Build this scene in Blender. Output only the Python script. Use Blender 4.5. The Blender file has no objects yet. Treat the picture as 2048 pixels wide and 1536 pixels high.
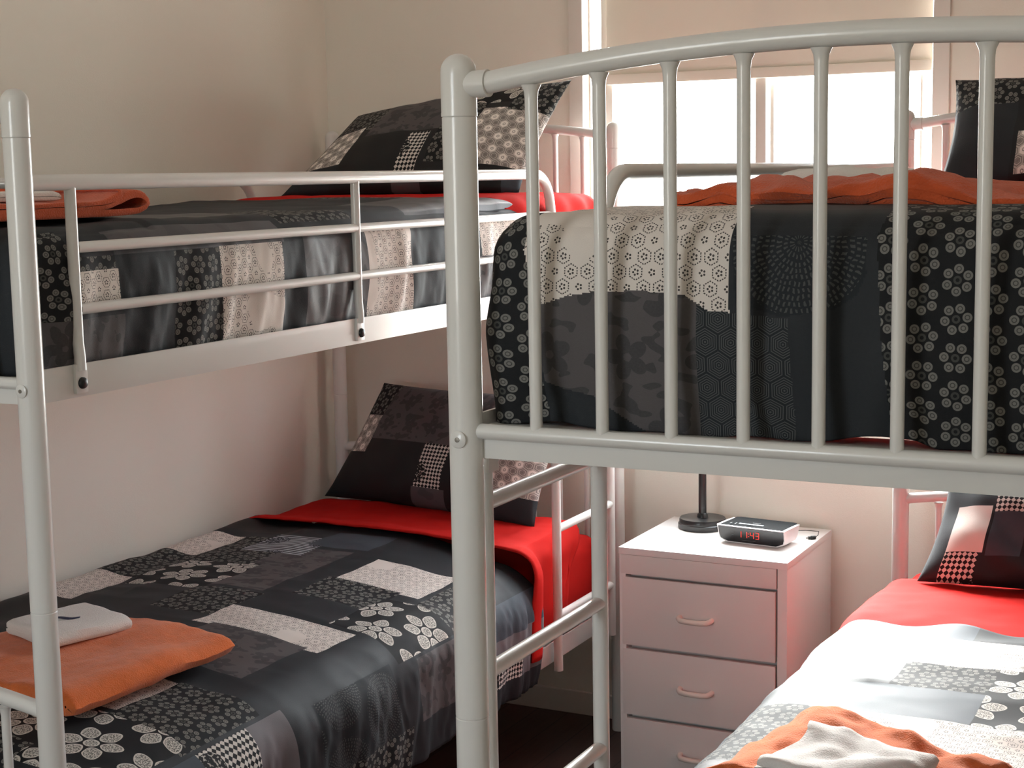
import bpy, bmesh, math, random
from mathutils import Vector, Matrix, noise
random.seed(7)
scene = bpy.context.scene
COL = scene.collection
PI = math.pi

# ------------------------------------------------------------------ materials
class X:
    """tiny expression wrapper over shader math nodes"""
    tree = None
    def __init__(s, v): s.v = v
    @staticmethod
    def op(o, *a):
        n = X.tree.nodes.new('ShaderNodeMath'); n.operation = o
        for i, q in enumerate(a):
            q = q.v if isinstance(q, X) else q
            if isinstance(q, (int, float)): n.inputs[i].default_value = q
            else: X.tree.links.new(q, n.inputs[i])
        return X(n.outputs[0])
    def __add__(s, o): return X.op('ADD', s, o)
    __radd__ = __add__
    def __sub__(s, o): return X.op('SUBTRACT', s, o)
    def __rsub__(s, o): return X.op('SUBTRACT', o, s)
    def __mul__(s, o): return X.op('MULTIPLY', s, o)
    __rmul__ = __mul__
    def __truediv__(s, o): return X.op('DIVIDE', s, o)
    def lt(s, o): return X.op('LESS_THAN', s, o)
    def gt(s, o): return X.op('GREATER_THAN', s, o)
    def floor(s): return X.op('FLOOR', s)
    def abs(s): return X.op('ABSOLUTE', s)
    def sqrt(s): return X.op('SQRT', s)
    def sin(s): return X.op('SINE', s)
    def cos(s): return X.op('COSINE', s)
    def mod(s, m): return s - (s / m).floor() * m
def xmax(a, b): return X.op('MAXIMUM', a, b)
def xmin(a, b): return X.op('MINIMUM', a, b)
def atan2(a, b): return X.op('ARCTAN2', a, b)
def xmix(f, a, b): return a + (b - a) * f

def new_mat(name):
    m = bpy.data.materials.new(name); m.use_nodes = True
    t = m.node_tree; b = t.nodes['Principled BSDF']
    X.tree = t
    return m, t, b
def plain(name, col, rough=0.5, spec=0.5, bump=0, bscale=200, metal=0, coat=0, sheen=0, var=0, vscale=3):
    m, t, b = new_mat(name)
    b.inputs['Base Color'].default_value = (*col, 1)
    b.inputs['Roughness'].default_value = rough
    b.inputs['Specular IOR Level'].default_value = spec
    b.inputs['Metallic'].default_value = metal
    b.inputs['Coat Weight'].default_value = coat
    b.inputs['Sheen Weight'].default_value = sheen
    tc = t.nodes.new('ShaderNodeTexCoord')
    if var:
        n = t.nodes.new('ShaderNodeTexNoise'); n.inputs['Scale'].default_value = vscale; n.inputs['Detail'].default_value = 4
        t.links.new(tc.outputs['Object'], n.inputs['Vector'])
        mx = t.nodes.new('ShaderNodeMix'); mx.data_type = 'RGBA'
        mx.inputs['A'].default_value = (*[c * (1 - var) for c in col], 1); mx.inputs['B'].default_value = (*[min(1, c * (1 + var)) for c in col], 1)
        t.links.new(n.outputs['Fac'], mx.inputs['Factor']); t.links.new(mx.outputs['Result'], b.inputs['Base Color'])
    if bump:
        n = t.nodes.new('ShaderNodeTexNoise'); n.inputs['Scale'].default_value = bscale; n.inputs['Detail'].default_value = 3
        t.links.new(tc.outputs['Object'], n.inputs['Vector'])
        bp = t.nodes.new('ShaderNodeBump'); bp.inputs['Strength'].default_value = bump; bp.inputs['Distance'].default_value = 0.002
        t.links.new(n.outputs['Fac'], bp.inputs['Height']); t.links.new(bp.outputs['Normal'], b.inputs['Normal'])
    return m

def fabric(name, fn, rough=0.85, sheen=0.0, spec=0.3):
    """fn(u, v, noise) -> X factor stack; returns list of (factor, colour) over a base colour. u, v in metres of cloth"""
    m, t, b = new_mat(name)
    b.inputs['Roughness'].default_value = rough
    b.inputs['Specular IOR Level'].default_value = spec
    b.inputs['Sheen Weight'].default_value = sheen
    uv = t.nodes.new('ShaderNodeUVMap'); uv.uv_map = 'cloth'
    sp = t.nodes.new('ShaderNodeSeparateXYZ'); t.links.new(uv.outputs[0], sp.inputs[0])
    u, v = X(sp.outputs[0]), X(sp.outputs[1])
    def nz(scale, detail=2, sx=1, sy=1, off=0):
        c = t.nodes.new('ShaderNodeCombineXYZ')
        t.links.new((u * sx + off).v, c.inputs[0]); t.links.new((v * sy + off).v, c.inputs[1])
        n = t.nodes.new('ShaderNodeTexNoise'); n.inputs['Scale'].default_value = scale; n.inputs['Detail'].default_value = detail
        t.links.new(c.outputs[0], n.inputs['Vector']); return X(n.outputs['Fac'])
    base, layers = fn(u, v, nz)
    prev = None
    for fac, colr in layers:
        mx = t.nodes.new('ShaderNodeMix'); mx.data_type = 'RGBA'
        if prev is None: mx.inputs['A'].default_value = (*base, 1)
        else: t.links.new(prev, mx.inputs['A'])
        mx.inputs['B'].default_value = (*colr, 1)
        t.links.new(fac.v, mx.inputs['Factor']); prev = mx.outputs['Result']
    if prev is None: b.inputs['Base Color'].default_value = (*base, 1)
    else: t.links.new(prev, b.inputs['Base Color'])
    wv = nz(900, 1)
    bp = t.nodes.new('ShaderNodeBump'); bp.inputs['Strength'].default_value = 0.25; bp.inputs['Distance'].default_value = 0.001
    t.links.new(wv.v, bp.inputs['Height']); t.links.new(bp.outputs['Normal'], b.inputs['Normal'])
    return m

R3 = math.sqrt(3)
def hexgrid(u, v, pitch, swap=False):
    if swap: u, v = v, u
    px, py = u / pitch, v / pitch
    ax = px.mod(1) - .5; ay = py.mod(R3) - R3 / 2
    bx = (px - .5).mod(1) - .5; by = (py - R3 / 2).mod(R3) - R3 / 2
    sel = (ax * ax + ay * ay).lt(bx * bx + by * by)
    x = xmix(sel, bx, ax); y = xmix(sel, by, ay)
    cx, cy = px - x, py - y
    hd = xmax(x.abs(), x.abs() * .5 + y.abs() * (R3 / 2))
    j = (cy / (R3 / 2) + .5).floor(); i = (cx - j * .5 + .5).floor()
    blank = (i - j).mod(3).lt(.5)
    return x, y, hd, blank, i, j
def polar(x, y, n, off=0):
    r = (x * x + y * y).sqrt(); a = atan2(y, x) + off
    w = 2 * PI / n
    fa = (a + 20 * PI).mod(w) - w / 2
    return r, a, fa

BLACK = (.010, .0105, .012); CHAR = (.0165, .0195, .0235); CREAM = (.72, .66, .61); GREY = (.085, .077, .080)
def f_hex(u, v, nz):
    x, y, hd, blank, i, j = hexgrid(u, v, .0175)
    r, a, fa = polar(x, y, 5)
    show = nz(7, 1, off=3.1).lt(.64)
    ring = hd.gt(.345) * hd.lt(.415) * (a * 17).sin().gt(-.45) * (1 - blank)
    dx = r * fa.cos() - .15; dy = r * fa.sin()
    dots = (dx * dx + dy * dy).lt(.0042)
    return CREAM, [(xmin(xmax(ring, dots), show) * .95, (.035, .03, .03))]
def f_hexgrey(u, v, nz):
    x, y, hd, blank, i, j = hexgrid(u, v, .0215)
    rings = (hd * 36).sin().gt(.1) * (1 - blank)
    core = hd.lt(.16) * (hd.gt(.09))
    white = blank * hd.lt(.40)
    return (.50, .455, .42), [(rings * .75, (.10, .09, .085)), (white, (.86, .81, .76)), (core * .8, (.12, .11, .10))]
def f_small(u, v, nz):
    x, y, hd, blank, i, j = hexgrid(u, v, .0350, True)
    r, a, fa = polar(x, y, 6, (i * 1.3 + j * 2.1))
    dx = r * fa.cos() - .292; dy = r * fa.sin()
    d = (dx * dx + dy * dy).sqrt()
    pet = d.lt(.124)
    hole = d.lt(.07) * d.gt(.045)
    mid = r.gt(.05) * r.lt(.11)
    return BLACK, [(pet, (.18, .175, .16)), (hole * .8, (.03, .03, .03)), (mid * .5, (.11, .11, .10))]
def f_big(u, v, nz):
    x, y, hd, blank, i, j = hexgrid(u, v, .118)
    r, a, fa = polar(x, y, 6, (i * 1.7 + j * 2.9))
    dx = (r * fa.cos() - .290) / .160; dy = r * fa.sin() / (.132 - .20 * (r - .29).abs())
    d = (dx * dx + dy * dy)
    pet = d.lt(1); cen = r.lt(.105)
    spk = nz(420, 2).lt(.5)
    inn = xmax(d.lt(.72), r.lt(.08))
    return BLACK, [(xmax(pet, cen), (.62, .59, .54)), (spk * inn, (.14, .135, .125))]
def f_grey(u, v, nz):
    x, y, hd, blank, i, j = hexgrid(u, v, .085)
    r, a, fa = polar(x, y, 5, (i * 1.1 + j * 2.3))
    dx = (r * fa.cos() - .16) / .12; dy = r * fa.sin() / .09
    fl = (dx * dx + dy * dy).lt(1) * r.gt(.05)
    leaf = nz(34, 1, 1, 1.5).gt(.575)
    return GREY, [(xmax(fl, leaf) * .85, (.036, .035, .039)), (nz(420, 1) * .25, (.12, .11, .11))]
def f_satin(u, v, nz):
    return (.085, .080, .086), [(nz(20, 1).gt(.56) * .5, (.05, .05, .055))]
def f_char(u, v, nz):
    return CHAR, [(nz(300, 2) * .5, (.024, .028, .033))]
def f_black(u, v, nz):
    return BLACK, [(nz(200, 2) * .4, (.018, .018, .02))]
def f_hexring(u, v, nz):
    x, y, hd, blank, i, j = hexgrid(u, v, .026)
    return CHAR, [((hd * 75).sin().gt(.2) * .8, (.095, .10, .103))]
def f_burst(u, v, nz):
    x, y, hd, blank, i, j = hexgrid(u - 1.065, v + .108, .15)
    r, a, fa = polar(x, y, 60)
    q = (r * 24 + nz(90, 1) * 1.2).floor()
    dash = ((a * (8 + q * 7) + q * q * 2.4 + nz(140, 1) * 5).sin()).gt(.3) * (r * 24 + nz(90, 1) * 1.2).mod(1).gt(.35) * r.lt(.45)
    return CHAR, [(dash * .8, (.080, .083, .083))]
def f_check(u, v, nz):
    s = .0105
    p = (u + v) / s; q = (u - v) / s
    c = ((p.floor() + q.floor()).mod(2)).lt(.5)
    x, y, hd, blank, i, j = hexgrid(u + .03, v + .02, .13)
    r = (x * x + y * y).sqrt()
    sw = nz(160, 3).gt(.56)
    return BLACK, [(c, (.66, .62, .58)), (r.lt(.22), BLACK), (r.lt(.21) * sw, (.5, .47, .43))]
def f_stripe(u, v, nz):
    x, y, hd, blank, i, j = hexgrid(u + .05, v, .12)
    r = (x * x + y * y).sqrt()
    return BLACK, [((v / .0105).mod(1).lt(.5), (.42, .44, .47)), (r.lt(.22), (.02, .022, .03)), (r.lt(.22) * nz(220, 2).gt(.55), (.3, .32, .36))]
def f_light(u, v, nz):
    return (.135, .122, .130), [(nz(60, 2) * .4, (.17, .155, .165))]
def f_slate(u, v, nz):
    return (.046, .058, .074), [(nz(60, 2) * .4, (.062, .076, .094))]
def f_cream(u, v, nz):
    return CREAM, []
PR = {}
for k, (fn, ro, sh) in dict(hex=(f_hex, .8, 0), hexgrey=(f_hexgrey, .8, 0), small=(f_small, .8, 0), big=(f_big, .8, 0), grey=(f_grey, .7, 0),
        satin=(f_satin, .5, 0), char=(f_char, .68, 0), black=(f_black, .6, 0), hexring=(f_hexring, .8, 0), burst=(f_burst, .8, 0),
        check=(f_check, .8, 0), stripe=(f_stripe, .8, 0), light=(f_light, .7, 0), slate=(f_slate, .7, 0), cream=(f_cream, .8, 0)).items():
    PR[k] = fabric('cotton_' + k, fn, ro, sh)
KINDS = list(PR)

M = {}
M['enamel'] = plain('white_enamel', (.70, .69, .665), .28, .5, coat=.3)
M['black_plastic'] = plain('black_plastic', (.008, .008, .009), .35)
M['black_metal'] = plain('black_metal', (.012, .012, .013), .3)
M['steel'] = plain('screw_steel', (.25, .23, .2), .4, metal=.8)
M['wall'] = plain('cream_wall_paint', (.80, .755, .675), .75, .3, bump=.15, bscale=350)
M['ceiling'] = plain('ceiling_paint', (.87, .85, .81), .85, .3)
M['trim'] = plain('trim_paint', (.72, .665, .61), .45)
M['alu'] = plain('window_frame_paint', (.62, .57, .52), .4)
M['white_lam'] = plain('white_laminate', (.78, .75, .73), .38, .5)
M['drawer_lam'] = plain('drawer_laminate', (.72, .68, .655), .42, .5)
M['handle'] = plain('cream_plastic', (.78, .71, .64), .4)
M['blind'] = plain('blind_fabric', (.78, .72, .64), .9, .1, bump=.1, bscale=600)
_t = M['blind'].node_tree; _b = _t.nodes['Principled BSDF']; _tr = _t.nodes.new('ShaderNodeBsdfTranslucent'); _tr.inputs['Color'].default_value = (.62, .54, .44, 1)
_mx = _t.nodes.new('ShaderNodeMixShader'); _mx.inputs[0].default_value = .05
_t.links.new(_b.outputs[0], _mx.inputs[1]); _t.links.new(_tr.outputs[0], _mx.inputs[2]); _t.links.new(_mx.outputs[0], _t.nodes['Material Output'].inputs[0])
M['red'] = plain('red_sheet_cotton', (.50, .016, .013), .85, .06, bump=.12, bscale=500, var=.06, vscale=9)
M['orange'] = plain('orange_terry', (.72, .17, .045), .95, .1, bump=.9, bscale=420, sheen=.25, var=.16, vscale=70)
M['rust'] = plain('rust_terry', (.60, .105, .035), .95, .1, bump=.9, bscale=420, sheen=.25, var=.16, vscale=70)
M['white_terry'] = plain('white_terry', (.80, .77, .73), .95, .1, bump=.8, bscale=420, sheen=.2)
M['navy'] = plain('navy_print', (.03, .035, .08), .6)
M['clock_white'] = plain('clock_white_plastic', (.78, .76, .77), .3)
M['clock_black'] = plain('clock_black_plastic', (.010, .011, .014), .22)
M['clock_top'] = plain('clock_top_plastic', (.014, .015, .016), .9, .03)
M['silver'] = plain('silver_button', (.30, .33, .35), .35)
M['pale_print'] = plain('pale_print', (.07, .075, .08), .5)

def floor_material():
    m, t, b = new_mat('dark_timber_boards')
    tc = t.nodes.new('ShaderNodeTexCoord'); sp = t.nodes.new('ShaderNodeSeparateXYZ'); t.links.new(tc.outputs['Object'], sp.inputs[0])
    x, y = X(sp.outputs[0]), X(sp.outputs[1])
    gap = ((x / .085).mod(1)).lt(.03)
    c = t.nodes.new('ShaderNodeCombineXYZ'); t.links.new((x * 14 + (x / .085).floor() * 3.7).v, c.inputs[0]); t.links.new((y * 1.2).v, c.inputs[1])
    n = t.nodes.new('ShaderNodeTexNoise'); n.inputs['Scale'].default_value = 5; n.inputs['Detail'].default_value = 5; t.links.new(c.outputs[0], n.inputs['Vector'])
    r = t.nodes.new('ShaderNodeValToRGB'); r.color_ramp.elements[0].color = (.026, .013, .010, 1); r.color_ramp.elements[1].color = (.095, .046, .034, 1)
    t.links.new(n.outputs['Fac'], r.inputs[0])
    mx = t.nodes.new('ShaderNodeMix'); mx.data_type = 'RGBA'; t.links.new(r.outputs[0], mx.inputs['A']); mx.inputs['B'].default_value = (.006, .004, .004, 1)
    t.links.new(gap.v, mx.inputs['Factor']); t.links.new(mx.outputs['Result'], b.inputs['Base Color']); b.inputs['Roughness'].default_value = .55
    return m
M['floor'] = floor_material()

def glass_material():
    m = bpy.data.materials.new('clear_window_glass'); m.use_nodes = True; t = m.node_tree; t.nodes.clear()
    o = t.nodes.new('ShaderNodeOutputMaterial'); a = t.nodes.new('ShaderNodeBsdfTransparent'); g = t.nodes.new('ShaderNodeBsdfGlossy')
    g.inputs['Roughness'].default_value = .02; a.inputs['Color'].default_value = (.97, .985, .98, 1)
    mx = t.nodes.new('ShaderNodeMixShader'); mx.inputs[0].default_value = .05
    t.links.new(a.outputs[0], mx.inputs[1]); t.links.new(g.outputs[0], mx.inputs[2]); t.links.new(mx.outputs[0], o.inputs[0])
    return m
M['glass'] = glass_material()
def led_material():
    m, t, b = new_mat('red_led'); b.inputs['Base Color'].default_value = (.2, .01, .01, 1)
    b.inputs['Emission Color'].default_value = (1, .06, .03, 1); b.inputs['Emission Strength'].default_value = .75
    return m
M['led'] = led_material()

# ------------------------------------------------------------------ mesh helpers
class MB:
    def __init__(s): s.v = []; s.f = []; s.m = []
    def add(s, verts, faces, mi=0):
        o = len(s.v); s.v += [Vector(p) for p in verts]; s.f += [tuple(i + o for i in f) for f in faces]; s.m += [mi] * len(faces); return s
    def box(s, x0, x1, y0, y1, z0, z1, mi=0, bev=0):
        bm = bmesh.new(); bmesh.ops.create_cube(bm, size=1)
        for v in bm.verts: v.co = Vector(((x0 + x1) / 2 + v.co.x * (x1 - x0), (y0 + y1) / 2 + v.co.y * (y1 - y0), (z0 + z1) / 2 + v.co.z * (z1 - z0)))
        if bev: bmesh.ops.bevel(bm, geom=bm.edges[:], offset=bev, segments=2, affect='EDGES', profile=.7)
        return s.bm(bm, mi)
    def bm(s, bm, mi=0, mat=None):
        bm.verts.ensure_lookup_table(); bm.verts.index_update()
        s.add([(mat @ v.co) if mat else v.co.copy() for v in bm.verts], [[v.index for v in f.verts] for f in bm.faces], mi); bm.free(); return s
    def tube(s, pts, r, seg=16, cap=True, mi=0, up=None):
        pts = [Vector(p) for p in pts]; n = len(pts)
        rs = r if isinstance(r, (list, tuple)) else [r] * n
        tan = []
        for i in range(n):
            a = pts[max(i - 1, 0)]; b = pts[min(i + 1, n - 1)]; tan.append((b - a).normalized())
        ref = Vector(up) if up else (Vector((0, 0, 1)) if abs(tan[0].z) < .9 else Vector((1, 0, 0)))
        nrm = (ref - tan[0] * ref.dot(tan[0])).normalized(); verts = []; faces = []
        for i in range(n):
            nrm = (nrm - tan[i] * nrm.dot(tan[i])).normalized(); bi = tan[i].cross(nrm)
            for k in range(seg):
                a = 2 * PI * k / seg; verts.append(pts[i] + nrm * math.cos(a) * rs[i] + bi * math.sin(a) * rs[i])
        for i in range(n - 1):
            for k in range(seg):
                k2 = (k + 1) % seg; faces.append((i * seg + k, i * seg + k2, (i + 1) * seg + k2, (i + 1) * seg + k))
        if cap: faces.append(tuple(range(seg - 1, -1, -1))); faces.append(tuple(range((n - 1) * seg, n * seg)))
        return s.add(verts, faces, mi)
    def lathe(s, prof, seg=32, c=(0, 0, 0), mi=0, axis='z'):
        verts = []; faces = []; n = len(prof); c = Vector(c)
        for (r, z) in prof:
            for k in range(seg):
                a = 2 * PI * k / seg; p = Vector((r * math.cos(a), r * math.sin(a), z))
                if axis == '-y': p = Vector((p.x, -p.z, p.y))
                if axis == 'x': p = Vector((p.z, p.x, p.y))
                verts.append(c + p)
        for i in range(n - 1):
            for k in range(seg):
                k2 = (k + 1) % seg; faces.append((i * seg + k, i * seg + k2, (i + 1) * seg + k2, (i + 1) * seg + k))
        faces.append(tuple(range(seg - 1, -1, -1))); faces.append(tuple(range((n - 1) * seg, n * seg)))
        return s.add(verts, faces, mi)

def link(name, me, parent=None):
    o = bpy.data.objects.new(name, me); COL.objects.link(o)
    if parent: o.parent = parent
    return o
def obj(name, mb, mats, parent=None, org=(0, 0, 0), smooth=True, angle=40):
    me = bpy.data.meshes.new(name); org = Vector(org)
    me.from_pydata([v - org for v in mb.v], [], mb.f)
    if not isinstance(mats, (list, tuple)): mats = [mats]
    for m in mats: me.materials.append(m)
    for p, mi in zip(me.polygons, mb.m): p.material_index = mi; p.use_smooth = smooth
    bm = bmesh.new(); bm.from_mesh(me); bmesh.ops.recalc_face_normals(bm, faces=bm.faces); bm.to_mesh(me); bm.free()
    if smooth: me.set_sharp_from_angle(angle=math.radians(angle))
    o = link(name, me, parent)
    if not parent: o.location = org
    return o
def thing(name, loc, label, cat, group=None, rz=0):
    o = bpy.data.objects.new(name, None); COL.objects.link(o); o.location = loc; o.rotation_euler = (0, 0, rz); o.empty_display_size = .1
    return tag(o, label, cat, group)
def tag(o, label, cat, group=None):
    o['label'] = label; o['category'] = cat; o['kind'] = 'thing'
    if group: o['group'] = group
    return o
def struct(name, mb, mat, smooth=False, label=None):
    o = obj(name, mb, mat, smooth=smooth); o['kind'] = 'structure'
    if label: o['label'] = label
    return o
def fbm(p, s, o=0.0):
    return noise.noise(Vector((p[0] * s + o, p[1] * s + o * 1.7, p[2] * s - o)))
def sm(a, b, x):
    t = max(0, min(1, (x - a) / (b - a))); return t * t * (3 - 2 * t)

# ------------------------------------------------------------------ room
XL, XR, YF, YR, ZC = -.852, 1.62, 2.022, -2.45, 2.25
WX0, WX1, WZ0, WZ1 = -.107, .733, .775, 2.02        # front window opening
T = .085
mb = MB().box(XL - T, XR + T, YR - T, YF + T, -.1, 0); struct('floor', mb, M['floor'])
mb = MB().box(XL - T, XR + T, YR - T, YF + T, ZC, ZC + .1); struct('ceiling', mb, M['ceiling'])
mb = MB().box(XL - T, XL, YR - T, YF + T, 0, ZC); struct('wall_left', mb, M['wall'])
mb = MB().box(XR, XR + T, YR - T, YF + T, 0, ZC); struct('wall_right', mb, M['wall'])
def wall_hole(y0, y1, hx0, hx1, hz0, hz1):
    b = MB()
    b.box(XL, hx0, y0, y1, 0, ZC); b.box(hx1, XR, y0, y1, 0, ZC)
    b.box(hx0, hx1, y0, y1, 0, hz0); b.box(hx0, hx1, y0, y1, hz1, ZC)
    return b
struct('wall_back', wall_hole(YF, YF + T, WX0, WX1, WZ0, WZ1), M['wall'])
RX0, RX1, RZ0, RZ1 = -.20, .48, 1.03, 1.88  # unseen opening behind the camera, added to let in fill light
struct('wall_front', wall_hole(YR - T, YR, RX0, RX1, RZ0, RZ1), M['wall'])
def window(name, hx0, hx1, hz0, hz1, yin, yout, mull, aw=.036, face=-1):
    """architrave, sill, sashes and glass of one window; yin is the room face of the wall"""
    root = bpy.data.objects.new(name, None); COL.objects.link(root); root.location = ((hx0 + hx1) / 2, yin, hz0); root['kind'] = 'structure'
    org = root.location
    b = MB(); e = .012 * face
    ya, yb = sorted((yin, yin + e))
    b.box(hx0 - aw, hx0, ya, yb, hz0 - aw, hz1 + aw, bev=.002); b.box(hx1, hx1 + aw, ya, yb, hz0 - aw, hz1 + aw, bev=.002)
    b.box(hx0, hx1, ya, yb, hz1, hz1 + aw, bev=.002); b.box(hx0, hx1, ya, yb, hz0 - aw, hz0, bev=.002)
    obj('architrave', b, M['trim'], root, org)
    ym = yin + (yout - yin) * .55; d = .02
    b = MB(); f = .028
    b.box(hx0 + .033, hx0 + .062, ym - d, ym + d, hz0, hz1, bev=.003); b.box(hx1 - .034, hx1 - .029, ym - d, ym + d, hz0, hz1, bev=.001); b.box(hx0, hx0 + .004, ym - d, ym + d, hz0, hz1); b.box(hx1 - .004, hx1, ym - d, ym + d, hz0, hz1)
    b.box(hx0 + .004, hx1 - .004, ym - d, ym + d, hz0, hz0 + .03, bev=.003); b.box(hx0 + .004, hx1 - .004, ym - d, ym + d, hz1 - .03, hz1, bev=.003)
    b.box(mull, mull + .026, ym - d * 1.2, ym + d * .2, hz0 + .03, hz1 - .03, bev=.003); b.box(mull + .031, mull + .04, ym - d * .4, ym + d, hz0 + .03, hz1 - .03, bev=.002)
    obj('window_frame', b, M['alu'], root, org)
    b = MB().box(hx0 + .062, mull, ym - .002, ym + .002, hz0 + .03, hz1 - .03); obj('pane', b, M['glass'], root, org, False)
    b = MB().box(mull + .04, hx1 - .034, ym + .006, ym + .01, hz0 + .03, hz1 - .03); obj('pane', b, M['glass'], root, org, False)
    return root
window('window_1', WX0, WX1, WZ0, WZ1, YF, YF + T, .318)
window('added_fill_window', RX0, RX1, RZ0, RZ1, YR, YR - T, .2, .05, 1)  # made-up window, sized to brighten the camera-facing surfaces
def skirting(name, x0, x1, y0, y1):
    struct(name, MB().box(x0, x1, y0, y1, 0, .06, bev=.003), M['trim'])
skirting('baseboard_back', XL, XR, YF - .011, YF)
skirting('baseboard_left', XL, XL + .011, YR, YF - .011)
skirting('baseboard_right', XR - .011, XR, YR, YF - .011)
skirting('baseboard_front', XL + .011, XR - .011, YR, YR + .011)

# roller blind hanging in the front window
rb = thing('roller_blind', (.336, YF + .016, 1.59), 'beige roller blind drawn halfway down the bright window', 'blind')
o3 = rb.location
b = MB(); n = 24; vs = []; fs = []
BX0, BX1 = -.055, .7265
for i in range(n + 1):
    z = 1.608 + (1.985 - 1.608) * i / n
    for k in range(9):
        x = BX0 + (BX1 - BX0) * k / 8
        vs.append((x, YF + .016 + .0015 * math.sin(x * 9 + z * 5), z))
for i in range(n):
    for k in range(8): a = i * 9 + k; fs.append((a, a + 1, a + 10, a + 9))
b.add(vs, fs); c = obj('fabric', b, M['blind'], rb, o3); md = c.modifiers.new('thick', 'SOLIDIFY'); md.thickness = .0012
obj('hem_bar', MB().box(BX0, BX1, YF + .010, YF + .022, 1.588, 1.612, bev=.004), M['blind'], rb, o3)
obj('roller', MB().tube([(BX0, YF + .034, 1.992), (BX1, YF + .034, 1.992)], .018, 20), M['blind'], rb, o3)

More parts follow.
